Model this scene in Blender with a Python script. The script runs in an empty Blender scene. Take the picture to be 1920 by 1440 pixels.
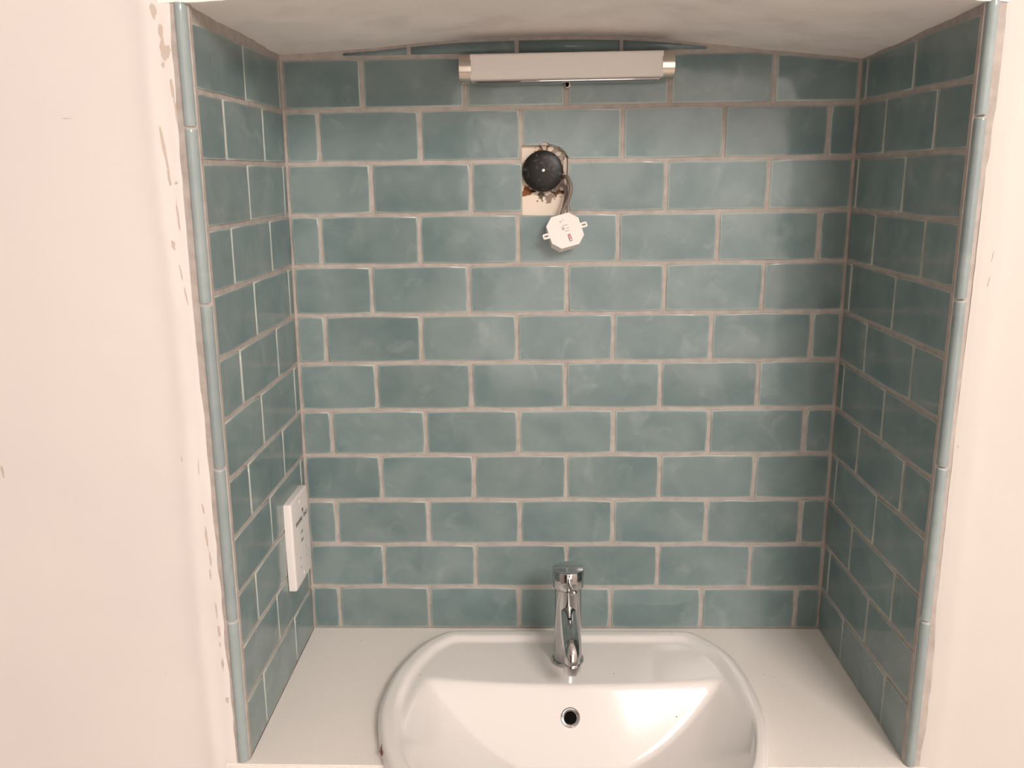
import bpy, bmesh, math, random
from mathutils import Vector, Matrix
random.seed(7)
C = bpy.context.scene.collection
S = bpy.context.scene

# ------------------------------------------------------------------ camera
cam = bpy.data.cameras.new('camera')
cam.sensor_width = 36.0
cam.lens = 1613.9 / 1920 * 36.0
cam.clip_start = 0.02
camo = bpy.data.objects.new('camera', cam)
C.objects.link(camo)
RX = Vector((0.99968, 0.02287, -0.0105)); UP = Vector((0.00499, 0.22899, 0.97342)); FW = Vector((-0.02467, 0.97316, -0.2288))
m = Matrix.Identity(4)
for i in range(3):
    m[i][0] = RX[i]; m[i][1] = UP[i]; m[i][2] = -FW[i]
m[0][3], m[1][3], m[2][3] = -0.0265, -1.3629, 0.7575
camo.matrix_world = m
S.camera = camo

# ------------------------------------------------------------------ world, lights, exposure
w = bpy.data.worlds.new('world'); S.world = w; w.use_nodes = True
w.node_tree.nodes['Background'].inputs[0].default_value = (0.95, 0.97, 1.0, 1)
w.node_tree.nodes['Background'].inputs[1].default_value = 1.0
S.view_settings.view_transform = 'Standard'
S.view_settings.look = 'None'
S.view_settings.exposure = 0.0
S.view_settings.gamma = 1.0
S.view_settings.use_curve_mapping = False
S.cycles.use_denoising = True
S.cycles.max_bounces = 10
S.cycles.diffuse_bounces = 6


def area(name, loc, target, sx, sy, power, col):
    l = bpy.data.lights.new(name, 'AREA'); l.shape = 'RECTANGLE'; l.size = sx; l.size_y = sy
    l.energy = power; l.color = col
    o = bpy.data.objects.new(name, l); C.objects.link(o)
    o.location = loc
    o.rotation_euler = (Vector(target) - Vector(loc)).to_track_quat('-Z', 'Y').to_euler()
    return o


area('ceiling_light', (1.00, -2.55, 1.94), (0.0, -0.2, 0.1), 0.80, 0.80, 88, (1.0, 0.90, 0.83))


# ------------------------------------------------------------------ materials
def mat(name, base, rough=0.5, metal=0.0, spec=0.5, noise=None, bump=None, coat=0.0, emit=None, rand=0.0):
    """noise=(scale, colour2, lo, hi); bump=(scale, strength, distance)"""
    m = bpy.data.materials.new(name); m.use_nodes = True
    nt = m.node_tree; N = nt.nodes; L = nt.links; b = N['Principled BSDF']
    b.inputs['Base Color'].default_value = (*base, 1)
    b.inputs['Roughness'].default_value = rough
    b.inputs['Metallic'].default_value = metal
    b.inputs['Specular IOR Level'].default_value = spec
    b.inputs['Coat Weight'].default_value = coat
    b.inputs['Coat Roughness'].default_value = 0.05
    tc = N.new('ShaderNodeTexCoord')
    col = None
    if noise:
        n = N.new('ShaderNodeTexNoise'); n.inputs['Scale'].default_value = noise[0]; n.inputs['Detail'].default_value = 4
        L.new(tc.outputs['Object'], n.inputs['Vector'])
        r = N.new('ShaderNodeMapRange'); r.inputs[1].default_value = noise[2]; r.inputs[2].default_value = noise[3]
        L.new(n.outputs['Fac'], r.inputs[0])
        mx = N.new('ShaderNodeMix'); mx.data_type = 'RGBA'
        mx.inputs[6].default_value = (*base, 1); mx.inputs[7].default_value = (*noise[1], 1)
        L.new(r.outputs[0], mx.inputs[0]); col = mx.outputs[2]
    if rand:
        oi = N.new('ShaderNodeObjectInfo')
        r = N.new('ShaderNodeMapRange'); r.inputs[3].default_value = 1 - rand; r.inputs[4].default_value = 1 + rand
        L.new(oi.outputs['Random'], r.inputs[0])
        h = N.new('ShaderNodeHueSaturation')
        L.new(r.outputs[0], h.inputs['Value'])
        if col: L.new(col, h.inputs['Color'])
        else: h.inputs['Color'].default_value = (*base, 1)
        col = h.outputs[0]
    if col: L.new(col, b.inputs['Base Color'])
    if bump:
        n = N.new('ShaderNodeTexNoise'); n.inputs['Scale'].default_value = bump[0]; n.inputs['Detail'].default_value = 3
        L.new(tc.outputs['Object'], n.inputs['Vector'])
        bp = N.new('ShaderNodeBump'); bp.inputs['Strength'].default_value = bump[1]; bp.inputs['Distance'].default_value = bump[2]
        L.new(n.outputs['Fac'], bp.inputs['Height']); L.new(bp.outputs[0], b.inputs['Normal'])
    if emit:
        b.inputs['Emission Color'].default_value = (*emit[0], 1); b.inputs['Emission Strength'].default_value = emit[1]
    return m


def tile_material(name, base, dark, pale):
    """hand made glaze: mottled body colour, cloudy smears, wavy surface; every tile samples its own piece of noise"""
    m = bpy.data.materials.new(name); m.use_nodes = True
    nt = m.node_tree; N = nt.nodes; L = nt.links; b = N['Principled BSDF']
    tc = N.new('ShaderNodeTexCoord'); oi = N.new('ShaderNodeObjectInfo')
    sc = N.new('ShaderNodeMath'); sc.operation = 'MULTIPLY'; sc.inputs[1].default_value = 37.0
    L.new(oi.outputs['Random'], sc.inputs[0])
    ad = N.new('ShaderNodeVectorMath'); ad.operation = 'ADD'
    L.new(tc.outputs['Object'], ad.inputs[0]); L.new(sc.outputs[0], ad.inputs[1])
    vec = ad.outputs[0]

    def nz(s, d, lo, hi, dist=0.0):
        n = N.new('ShaderNodeTexNoise'); n.inputs['Scale'].default_value = s; n.inputs['Detail'].default_value = d
        n.inputs['Distortion'].default_value = dist
        L.new(vec, n.inputs['Vector'])
        r = N.new('ShaderNodeMapRange'); r.inputs[1].default_value = lo; r.inputs[2].default_value = hi
        L.new(n.outputs['Fac'], r.inputs[0]); return r.outputs[0], n.outputs['Fac']
    a, _ = nz(13, 5, 0.33, 0.66, 0.4)
    mx = N.new('ShaderNodeMix'); mx.data_type = 'RGBA'
    mx.inputs[6].default_value = (*dark, 1); mx.inputs[7].default_value = (*base, 1); L.new(a, mx.inputs[0])
    c, _ = nz(24, 6, 0.56, 0.82, 0.8)
    cm = N.new('ShaderNodeMath'); cm.operation = 'MULTIPLY'; cm.inputs[1].default_value = 0.30; L.new(c, cm.inputs[0])
    mx2 = N.new('ShaderNodeMix'); mx2.data_type = 'RGBA'
    L.new(mx.outputs[2], mx2.inputs[6]); mx2.inputs[7].default_value = (*pale, 1); L.new(cm.outputs[0], mx2.inputs[0])
    h = N.new('ShaderNodeHueSaturation')
    r = N.new('ShaderNodeMapRange'); r.inputs[3].default_value = 0.93; r.inputs[4].default_value = 1.07
    L.new(oi.outputs['Random'], r.inputs[0]); L.new(r.outputs[0], h.inputs['Value'])
    # glaze runs thin on the arrises: vertex mask
    at = N.new('ShaderNodeAttribute'); at.attribute_name = 'rim'
    mx3 = N.new('ShaderNodeMix'); mx3.data_type = 'RGBA'
    pw = N.new('ShaderNodeMath'); pw.operation = 'POWER'; pw.inputs[1].default_value = 2.0; L.new(at.outputs['Fac'], pw.inputs[0])
    L.new(pw.outputs[0], mx3.inputs[0]); L.new(mx2.outputs[2], mx3.inputs[6]); mx3.inputs[7].default_value = (*pale, 1)
    L.new(mx3.outputs[2], h.inputs['Color']); L.new(h.outputs[0], b.inputs['Base Color'])
    rr, _ = nz(20, 3, 0.3, 0.8)
    r2 = N.new('ShaderNodeMapRange'); r2.inputs[3].default_value = 0.06; r2.inputs[4].default_value = 0.22
    L.new(rr, r2.inputs[0]); L.new(r2.outputs[0], b.inputs['Roughness'])
    b.inputs['Specular IOR Level'].default_value = 0.46
    _, hgt = nz(22, 2, 0, 1)
    bp = N.new('ShaderNodeBump'); bp.inputs['Strength'].default_value = 0.45; bp.inputs['Distance'].default_value = 0.0011
    L.new(hgt, bp.inputs['Height']); L.new(bp.outputs[0], b.inputs['Normal'])
    return m


M = {}
M['tile'] = tile_material('glazed_teal_tile', (0.210, 0.275, 0.275), (0.145, 0.212, 0.220), (0.42, 0.47, 0.44))
M['edge_tile'] = tile_material('glazed_edge_tile', (0.31, 0.37, 0.375), (0.26, 0.32, 0.33), (0.52, 0.56, 0.54))
M['grout'] = mat('grout', (0.475, 0.430, 0.40), 0.9, spec=0.2, noise=(60, (0.38, 0.338, 0.312), 0.35, 0.7), bump=(400, 0.3, 0.0006))
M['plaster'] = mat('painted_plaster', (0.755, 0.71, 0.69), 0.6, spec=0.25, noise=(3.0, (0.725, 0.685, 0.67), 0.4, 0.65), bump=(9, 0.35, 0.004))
M['cream'] = mat('darkened_cream_plaster', (0.63, 0.595, 0.56), 0.6, spec=0.2, noise=(3.0, (0.61, 0.575, 0.545), 0.4, 0.65), bump=(9, 0.35, 0.004))  # slightly yellower plaster, darkened to offset the strong light on the right wall
M['soffit'] = mat('painted_soffit', (0.92, 0.875, 0.85), 0.7, spec=0.2, noise=(14, (0.80, 0.75, 0.72), 0.52, 0.8), bump=(16, 0.4, 0.004))
M['filler'] = mat('bare_filler', (0.56, 0.485, 0.43), 0.9, spec=0.1)
M['room'] = mat('room_paint', (0.84, 0.80, 0.77), 0.7, spec=0.2, noise=(2, (0.80, 0.76, 0.73), 0.4, 0.6))
M['wood'] = mat('dark_reflection_wood', (0.06, 0.04, 0.03), 0.4, noise=(8, (0.09, 0.06, 0.04), 0.4, 0.6))
M['room_dark'] = mat('room_paint_darkened', (0.42, 0.40, 0.39), 0.7, spec=0.2, noise=(2, (0.38, 0.36, 0.35), 0.4, 0.6))  # unseen left wall darkened so it throws less light on the right tiles
M['floor'] = mat('floor_board', (0.80, 0.75, 0.70), 0.45, noise=(6, (0.54, 0.47, 0.40), 0.35, 0.65))
M['chrome'] = mat('chrome', (0.50, 0.50, 0.50), 0.05, metal=1.0)
M['satin'] = mat('satin_nickel', (0.62, 0.56, 0.50), 0.18, metal=1.0)
M['ceramic'] = mat('white_ceramic', (0.82, 0.795, 0.78), 0.12, spec=0.5, coat=0.2)
M['plastic'] = mat('white_plastic', (0.80, 0.76, 0.74), 0.3)
M['plastic_w'] = mat('warm_white_plastic', (0.80, 0.755, 0.72), 0.4)
M['frost'] = mat('frosted_diffuser', (0.80, 0.76, 0.72), 0.5, spec=0.3)
M['black'] = mat('scuffed_black_rubber', (0.009, 0.007, 0.006), 0.38, spec=0.3, noise=(160, (0.085, 0.08, 0.075), 0.57, 0.72))
M['dark'] = mat('dark_gap', (0.006, 0.005, 0.005), 0.9, spec=0.05)
M['ink'] = mat('grey_print', (0.10, 0.10, 0.11), 0.6)
M['pale_ink'] = mat('pale_print', (0.50, 0.45, 0.42), 0.6)
M['cable'] = mat('grey_cable', (0.19, 0.155, 0.13), 0.4)
M['red'] = mat('pink_insert', (0.75, 0.30, 0.28), 0.3)
M['rust'] = mat('brown_chip', (0.20, 0.05, 0.035), 0.7)
M['glass'] = mat('window_pane_lit', (0.9, 0.9, 0.9), 0.3, emit=((1.0, 0.92, 0.86), 1.4))


def quartz():
    m = mat('speckled_quartz', (0.80, 0.76, 0.72), 0.28, spec=0.5)
    nt = m.node_tree; N = nt.nodes; L = nt.links; b = N['Principled BSDF']
    tc = N.new('ShaderNodeTexCoord')
    n = N.new('ShaderNodeTexNoise'); n.inputs['Scale'].default_value = 900; n.inputs['Detail'].default_value = 2
    v = N.new('ShaderNodeTexVoronoi'); v.inputs['Scale'].default_value = 75
    L.new(tc.outputs['Object'], n.inputs['Vector']); L.new(tc.outputs['Object'], v.inputs['Vector'])
    r = N.new('ShaderNodeMapRange'); r.inputs[1].default_value = 0.4; r.inputs[2].default_value = 0.62; L.new(n.outputs['Fac'], r.inputs[0])
    mx = N.new('ShaderNodeMix'); mx.data_type = 'RGBA'; mx.inputs[6].default_value = (0.81, 0.77, 0.73, 1); mx.inputs[7].default_value = (0.90, 0.86, 0.82, 1)
    L.new(r.outputs[0], mx.inputs[0])
    # sparse dark specks
    r2 = N.new('ShaderNodeMapRange'); r2.inputs[1].default_value = 0.075; r2.inputs[2].default_value = 0.04; L.new(v.outputs['Distance'], r2.inputs[0])
    wn = N.new('ShaderNodeSeparateColor'); L.new(v.outputs['Color'], wn.inputs[0])
    gt = N.new('ShaderNodeMath'); gt.operation = 'GREATER_THAN'; gt.inputs[1].default_value = 0.84; L.new(wn.outputs[0], gt.inputs[0])
    mu = N.new('ShaderNodeMath'); mu.operation = 'MULTIPLY'; L.new(gt.outputs[0], mu.inputs[0]); L.new(r2.outputs[0], mu.inputs[1])
    mx2 = N.new('ShaderNodeMix'); mx2.data_type = 'RGBA'; L.new(mu.outputs[0], mx2.inputs[0]); L.new(mx.outputs[2], mx2.inputs[6])
    mx2.inputs[7].default_value = (0.16, 0.13, 0.10, 1)
    L.new(mx2.outputs[2], b.inputs['Base Color'])
    return m


M['quartz'] = quartz()


def recess_material():
    """cream board, torn and brown-stained around the old fixing"""
    m = mat('stained_cream_board', (0.80, 0.70, 0.60), 0.85, spec=0.1)
    nt = m.node_tree; N = nt.nodes; L = nt.links; b = N['Principled BSDF']
    tc = N.new('ShaderNodeTexCoord')
    n = N.new('ShaderNodeTexNoise'); n.inputs['Scale'].default_value = 150; n.inputs['Detail'].default_value = 5
    L.new(tc.outputs['Object'], n.inputs['Vector'])
    col = None
    # (x, z, radius, colour)
    for (x, z, rad, c) in ((-0.034, 0.742, 0.0075, (0.24, 0.10, 0.045)), (-0.002, 0.741, 0.013, (0.30, 0.24, 0.19)), (-0.012, 0.736, 0.006, (0.16, 0.13, 0.10)),
                           (-0.010, 0.806, 0.010, (0.34, 0.20, 0.11)), (0.012, 0.796, 0.012, (0.36, 0.30, 0.25)), (0.015, 0.742, 0.006, (0.12, 0.06, 0.04)), (-0.022, 0.746, 0.005, (0.05, 0.03, 0.02))):
        vm = N.new('ShaderNodeVectorMath'); vm.operation = 'DISTANCE'; vm.inputs[1].default_value = (x, 0.0095, z)
        L.new(tc.outputs['Object'], vm.inputs[0])
        k = N.new('ShaderNodeMath'); k.operation = 'MULTIPLY_ADD'; k.inputs[1].default_value = 0.034; L.new(n.outputs['Fac'], k.inputs[0]); L.new(vm.outputs['Value'], k.inputs[2])
        r = N.new('ShaderNodeMapRange'); r.inputs[1].default_value = rad + 0.0185; r.inputs[2].default_value = rad + 0.0165
        L.new(k.outputs[0], r.inputs[0])
        mx = N.new('ShaderNodeMix'); mx.data_type = 'RGBA'; L.new(r.outputs[0], mx.inputs[0]); mx.inputs[7].default_value = (*c, 1)
        if col: L.new(col, mx.inputs[6])
        else: mx.inputs[6].default_value = (0.80, 0.70, 0.60, 1)
        col = mx.outputs[2]
    L.new(col, b.inputs['Base Color'])
    return m


M['recess'] = recess_material()


# ------------------------------------------------------------------ helpers
def tag(o, label=None, cat=None, group=None, kind=None):
    if label: o['label'] = label
    if cat: o['category'] = cat
    if group: o['group'] = group
    if kind: o['kind'] = kind
    return o


def link(name, me, m, parent=None, smooth=True):
    if m: me.materials.append(m)
    if smooth:
        for p in me.polygons: p.use_smooth = True
    o = bpy.data.objects.new(name, me); C.objects.link(o)
    if parent: o.parent = parent
    return o


def obj(name, bm, m, parent=None, smooth=True, angle=40):
    bmesh.ops.recalc_face_normals(bm, faces=bm.faces)
    if smooth:
        for f in bm.faces: f.smooth = True
        for e in bm.edges:
            if len(e.link_faces) == 2 and e.calc_face_angle(0) > math.radians(angle): e.smooth = False
    me = bpy.data.meshes.new(name); bm.to_mesh(me); bm.free()
    return link(name, me, m, parent, False)


def empty(name, loc, label, cat, group=None):
    o = bpy.data.objects.new(name, None); C.objects.link(o); o.location = loc; o.empty_display_size = 0.02
    return tag(o, label, cat, group)


def box(bm, x0, x1, y0, y1, z0, z1, bev=0.0, seg=2):
    r = bmesh.ops.create_cube(bm, size=1.0)
    vs = r['verts']
    for v in vs:
        v.co = Vector(((x0 + x1) / 2 + v.co.x * (x1 - x0), (y0 + y1) / 2 + v.co.y * (y1 - y0), (z0 + z1) / 2 + v.co.z * (z1 - z0)))
    if bev:
        es = list({e for v in vs for e in v.link_edges})
        bmesh.ops.bevel(bm, geom=es, offset=bev, segments=seg, affect='EDGES', profile=0.5)


def lathe(bm, prof, n=32, mtx=None):
    """prof: (r, h) along local Z"""
    rings = []
    for r, h in prof:
        if r < 1e-6: rings.append([bm.verts.new((0, 0, h))])
        else: rings.append([bm.verts.new((r * math.cos(2 * math.pi * i / n), r * math.sin(2 * math.pi * i / n), h)) for i in range(n)])
    for a, b in zip(rings, rings[1:]):
        if len(a) == 1 and len(b) == 1: continue
        for i in range(n):
            j = (i + 1) % n
            if len(a) == 1: bm.faces.new((a[0], b[i], b[j]))
            elif len(b) == 1: bm.faces.new((a[i], b[0], a[j]))
            else: bm.faces.new((a[i], b[i], b[j], a[j]))
    if mtx:
        for ring in rings:
            for v in ring: v.co = mtx @ v.co


def axis(loc, d):
    return Matrix.Translation(loc) @ Vector(d).normalized().to_track_quat('Z', 'Y').to_matrix().to_4x4()


def crom(pts, n=8, closed=False):
    P = [Vector(p) for p in pts]; out = []
    N_ = len(P); rng = range(N_ if closed else N_ - 1)
    for i in rng:
        if closed: p0, p1, p2, p3 = P[i - 1], P[i], P[(i + 1) % N_], P[(i + 2) % N_]
        else: p0, p1, p2, p3 = P[max(i - 1, 0)], P[i], P[i + 1], P[min(i + 2, N_ - 1)]
        for k in range(n):
            t = k / n
            out.append(0.5 * ((2 * p1) + (p2 - p0) * t + (2 * p0 - 5 * p1 + 4 * p2 - p3) * t * t + (3 * p1 - p0 - 3 * p2 + p3) * t ** 3))
    if not closed: out.append(P[-1].copy())
    return out


def tube(bm, pts, rad, n=12, caps=True):
    P = [Vector(p) for p in pts]; R = rad if isinstance(rad, (list, tuple)) else [rad] * len(P)
    rings = []; u = None
    for i, p in enumerate(P):
        t = (P[min(i + 1, len(P) - 1)] - P[max(i - 1, 0)]).normalized()
        if u is None:
            u = t.cross(Vector((0, 0, 1)))
            if u.length < 1e-3: u = t.cross(Vector((1, 0, 0)))
        u = (u - t * u.dot(t)).normalized(); v = t.cross(u)
        rings.append([bm.verts.new(p + R[i] * (math.cos(2 * math.pi * k / n) * u + math.sin(2 * math.pi * k / n) * v)) for k in range(n)])
    for a, b in zip(rings, rings[1:]):
        for i in range(n): bm.faces.new((a[i], a[(i + 1) % n], b[(i + 1) % n], b[i]))
    if caps:
        bm.faces.new(rings[0][::-1]); bm.faces.new(rings[-1])


def prism(bm, poly, z0, z1, bev=0.0, seg=2):
    """poly in XY extruded along z, top and bottom outlines bevelled"""
    lo = [bm.verts.new((x, y, z0)) for x, y in poly]; hi = [bm.verts.new((x, y, z1)) for x, y in poly]
    n = len(poly)
    top = bm.faces.new(hi); bm.faces.new(lo[::-1])
    for i in range(n): bm.faces.new((lo[i], lo[(i + 1) % n], hi[(i + 1) % n], hi[i]))
    if bev: bmesh.ops.bevel(bm, geom=list(top.edges), offset=bev, segments=seg, affect='EDGES', profile=0.5)


def text(name, body, size, loc, rotm, m, parent, bold=0.0):
    cu = bpy.data.curves.new(name, 'FONT'); cu.body = body; cu.size = size; cu.align_x = 'CENTER'; cu.align_y = 'CENTER'
    cu.extrude = 0.0002; cu.offset = bold
    t = bpy.data.objects.new(name, cu); C.objects.link(t)
    dg = bpy.context.evaluated_depsgraph_get()
    me = bpy.data.meshes.new_from_object(t.evaluated_get(dg))
    bpy.data.objects.remove(t)
    me.transform(Matrix.Translation(loc) @ rotm.to_4x4())
    return link(name, me, m, parent, False)


# ------------------------------------------------------------------ survey of the niche (metres; z = 0 on the worktop)
XL, KL = -0.41224, 0.0079        # left tiled side leans slightly: x = XL + KL z
XR = 0.46315
DF = 0.353                       # depth of the tiled sides
YP = -0.362                      # face of the room's plaster wall
ARCH = [(-0.46, 0.9455), (-0.4017, 0.9471), (-0.3436, 0.9493), (-0.2631, 0.9542), (-0.1909, 0.9605), (-0.127, 0.9645), (-0.0555, 0.9660), (0.0315, 0.9666),
        (0.1184, 0.9642), (0.1736, 0.9604), (0.2446, 0.9525), (0.3315, 0.9431), (0.4025, 0.9362), (0.4593, 0.9302), (0.50, 0.926)]


def arch(x):
    if x <= ARCH[0][0]: return ARCH[0][1]
    for (a, za), (b, zb) in zip(ARCH, ARCH[1:]):
        if x <= b: return za + (zb - za) * (x - a) / (b - a)
    return ARCH[-1][1]


BACK = [(0.9405, 0.9440), (0.8652, 0.8676), (0.7873, 0.7888), (0.7089, 0.7102), (0.6299, 0.6318), (0.5515, 0.553), (0.4727, 0.4747), (0.3936, 0.3952),
        (0.3163, 0.3172), (0.2369, 0.2382), (0.1575, 0.1571), (0.0795, 0.0769), (-0.0005, -0.0010)]
LEFT = [(0.9400, 0.9370), (0.8652, 0.8616), (0.7873, 0.7837), (0.7089, 0.7069), (0.6299, 0.6304), (0.5515, 0.5504), (0.4727, 0.4727), (0.3936, 0.3954),
        (0.3163, 0.3171), (0.2369, 0.2394), (0.1575, 0.1642), (0.0795, 0.0848), (-0.0005, -0.0005)]     # (at the back, at the front)
RIGHT = [(0.9300, 0.9330), (0.8676, 0.8629), (0.7888, 0.7863), (0.7102, 0.7078), (0.6318, 0.6298), (0.553, 0.5499), (0.4747, 0.4708), (0.3952, 0.3954),
         (0.3172, 0.3187), (0.2382, 0.2376), (0.1571, 0.1603), (0.0769, 0.0844), (-0.0010, -0.0005)]
BJ = {-1: (-0.3600, -0.2100, -0.0486, 0.1071, 0.2611),
      0: (-0.283, -0.1268, 0.0255, 0.1809, 0.3355), 1: (-0.3527, -0.1971, -0.0432, 0.1108, 0.264, 0.4211), 2: (-0.2754, -0.1205, 0.0269, 0.1794, 0.3351),
      3: (-0.3591, -0.2035, -0.0486, 0.1071, 0.2611, 0.4177), 4: (-0.2821, -0.1273, 0.0276, 0.1816, 0.3357), 5: (-0.361, -0.2064, -0.0517, 0.1022, 0.2578, 0.416),
      6: (-0.2816, -0.1272, 0.0256, 0.1793, 0.3365), 7: (-0.3598, -0.2039, -0.0505, 0.1047, 0.2609, 0.4162), 8: (-0.2818, -0.1261, 0.028, 0.183, 0.3389),
      9: (-0.3609, -0.2046, -0.0501, 0.1064, 0.2629, 0.4195), 10: (-0.2835, -0.1266, 0.0286, 0.1839, 0.3402), 11: (-0.3645, -0.208, -0.0523, 0.1044, 0.2612, 0.4208)}
LJ = {0: (0.0153, 0.175), 1: (0.1075, 0.266), 2: (0.0213, 0.189), 3: (0.1059, 0.2704), 4: (0.0267, 0.1963), 5: (0.1088, 0.2729), 6: (0.0292, 0.1995),
      7: (0.1108, 0.2735), 8: (0.0246, 0.1936), 9: (0.1110, 0.2771), 10: (0.0167, 0.1919), 11: (0.1114, 0.2753)}
RJ = {0: (0.0254, 0.1874), 1: (0.1076, 0.2627), 2: (0.0199, 0.1868), 3: (0.1034, 0.262), 4: (0.0259, 0.1906), 5: (0.1061, 0.2641), 6: (0.0277, 0.1888),
      7: (0.109, 0.2695), 8: (0.0287, 0.1925), 9: (0.1137, 0.2741), 10: (0.0299, 0.1953), 11: (0.1103, 0.2749)}


# ------------------------------------------------------------------ structure: room
def slab(name, x0, x1, y0, y1, z0, z1, m):
    bm = bmesh.new(); box(bm, x0, x1, y0, y1, z0, z1)
    return tag(obj(name, bm, m, smooth=False), kind='structure')


slab('floor', -1.6, 1.7, -3.0, 0.1, -0.95, -0.90, M['floor'])
slab('ceiling_room', -1.6, 1.7, -3.0, YP, 2.00, 2.06, M['room'])
slab('wall_room_left', -1.65, -1.60, -3.0, 0.1, -0.9, 2.0, M['room_dark'])
slab('wall_room_right', 1.70, 1.75, -3.0, 0.1, -0.9, 2.0, M['room'])
slab('wall_rear', -1.6, 1.7, -3.05, -3.0, -0.9, 2.0, M['room'])
bm = bmesh.new()
for a in ((-0.34, 1.34, -0.34, -0.30), (-0.34, 1.34, 1.34, 1.38), (-0.34, -0.3, -0.30, 1.34), (1.30, 1.34, -0.30, 1.34), (0.485, 0.515, -0.30, 1.34)):
    box(bm, a[0], a[1], -3.0, -2.95, a[2], a[3])
dbm = bmesh.new(); box(dbm, -1.42, -0.62, -3.0, -2.96, -0.90, 1.12)
dr = tag(obj('reflection_door', dbm, M['wood'], smooth=False), kind='structure')  # door invented behind the camera to put dark reflections in the chrome
for a in ((-1.32, -1.06, -0.75, 0.0), (-0.98, -0.72, -0.75, 0.0), (-1.32, -1.06, 0.12, 1.0), (-0.98, -0.72, 0.12, 1.0)):
    dbm = bmesh.new(); box(dbm, a[0], a[1], -2.962, -2.95, a[2], a[3], 0.004); obj('reflection_door_panel', dbm, M['wood'], dr)
wf = tag(obj('window_1', bm, M['plastic'], smooth=False), kind='structure')
bm = bmesh.new(); box(bm, -0.30, 1.30, -2.995, -2.985, -0.30, 1.34)
obj('window_pane', bm, M['glass'], wf, smooth=False)


def gridmesh(name, us, vs, f, m, kind='structure', parent=None):
    """surface f(u, v) -> point"""
    bm = bmesh.new(); g = [[bm.verts.new(f(u, v)) for v in vs] for u in us]
    for i in range(len(us) - 1):
        for j in range(len(vs) - 1): bm.faces.new((g[i][j], g[i + 1][j], g[i + 1][j + 1], g[i][j + 1]))
    return bm, g


from mathutils import noise as mn


def close_back(bm, g, f):
    """give an open grid a flat back"""
    nu, nv = len(g), len(g[0])
    loop = [g[i][0] for i in range(nu)] + [g[-1][j] for j in range(1, nv)] + [g[i][-1] for i in range(nu - 2, -1, -1)] + [g[0][j] for j in range(nv - 2, 0, -1)]
    bk = [bm.verts.new(f(v.co)) for v in loop]; n = len(loop)
    for i in range(n): bm.faces.new((loop[i], bk[i], bk[(i + 1) % n], loop[(i + 1) % n]))
    bm.faces.new(bk)


def lin(a, b, n): return [a + (b - a) * i / n for i in range(n + 1)]


GW = 0.0165      # from the tiled corner out to the plaster edge


def wall_left_f(u, v):            # u 0..1 from trim outwards, v = z
    # ragged, bowed plaster edge by the trim; filler feathered 0.02..0.05 out
    ex = XL + KL * v - GW + 0.0012 * math.sin(v * 7 + 1) + 0.0005 * mn.noise(Vector((v * 60, 1.3, 0)))
    d = u
    x = ex - d
    rise = 0.0022 * math.exp(-((d - 0.028 - 0.004 * math.sin(v * 9)) / 0.012) ** 2)      # ridge left by the corner bead
    y = YP - rise + 0.0006 * mn.noise(Vector((x * 25, v * 25, 3))) + 0.0025 * mn.noise(Vector((x * 4, v * 4, 9)))
    if d < 0.006: y += 0.0012 * (1 - d / 0.006)
    return (x, y, v)


us = [0, 0.002, 0.004, 0.006, 0.010, 0.014, 0.018, 0.022, 0.026, 0.030, 0.034, 0.04, 0.046, 0.055, 0.07, 0.09, 0.12, 0.16, 0.2, 0.25, 0.3, 0.4, 0.55, 0.75, 1.0, 1.18]
vs = lin(-0.9, -0.1, 6)[:-1] + lin(-0.1, 1.0, 150) + [1.2, 2.0]
bm, g = gridmesh('wall', us, vs, wall_left_f, M['plaster'])
close_back(bm, g, lambda c: (c.x, YP + 0.10, c.z))
wl = tag(obj('wall_front_left', bm, M['plaster']), kind='structure')


def wall_right_f(u, v):
    ex = XR + GW + 0.0010 * math.sin(v * 6 + 2) + 0.0005 * mn.noise(Vector((v * 60, 5.3, 0)))
    x = ex + u
    y = YP - 0.0022 * math.exp(-((u - 0.022) / 0.012) ** 2) + 0.0006 * mn.noise(Vector((x * 25, v * 25, 13))) + 0.0025 * mn.noise(Vector((x * 4, v * 4, 2)))
    if u < 0.006: y += 0.0012 * (1 - u / 0.006)
    return (x, y, v)


bm, g = gridmesh('wall', us, vs, wall_right_f, M['plaster'])
close_back(bm, g, lambda c: (c.x, YP + 0.10, c.z))
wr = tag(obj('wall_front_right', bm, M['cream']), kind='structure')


def soffit_f(x, t):               # t 0 at the back wall .. 1 at the front
    y = 0.012 - t * (0.012 - YP)
    fx = (x - XL) / (XR - XL)
    front = 0.0045 + (0.0105 - 0.0045) * fx
    if t > 0.98: front += 0.0
    z = arch(x) + front * t + 0.0030 * mn.noise(Vector((x * 14, y * 14, 0.3))) * min(1, 4 * t) + 0.0012 * mn.noise(Vector((x * 45, y * 45, 2))) * min(1, 6 * t)
    # crown rises a little more towards the room
    z += 0.010 * t * math.sin(math.pi * min(max(fx, 0), 1)) ** 2
    return (x, y, z)


XA, XB = XL - GW - 0.006, XR + GW + 0.006
bm, g = gridmesh('ceiling', lin(XA, XB, 90), lin(0, 1, 30), soffit_f, M['soffit'])
close_back(bm, g, lambda c: (c.x, c.y, 2.0))
tag(obj('ceiling', bm, M['soffit']), kind='structure')

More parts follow.
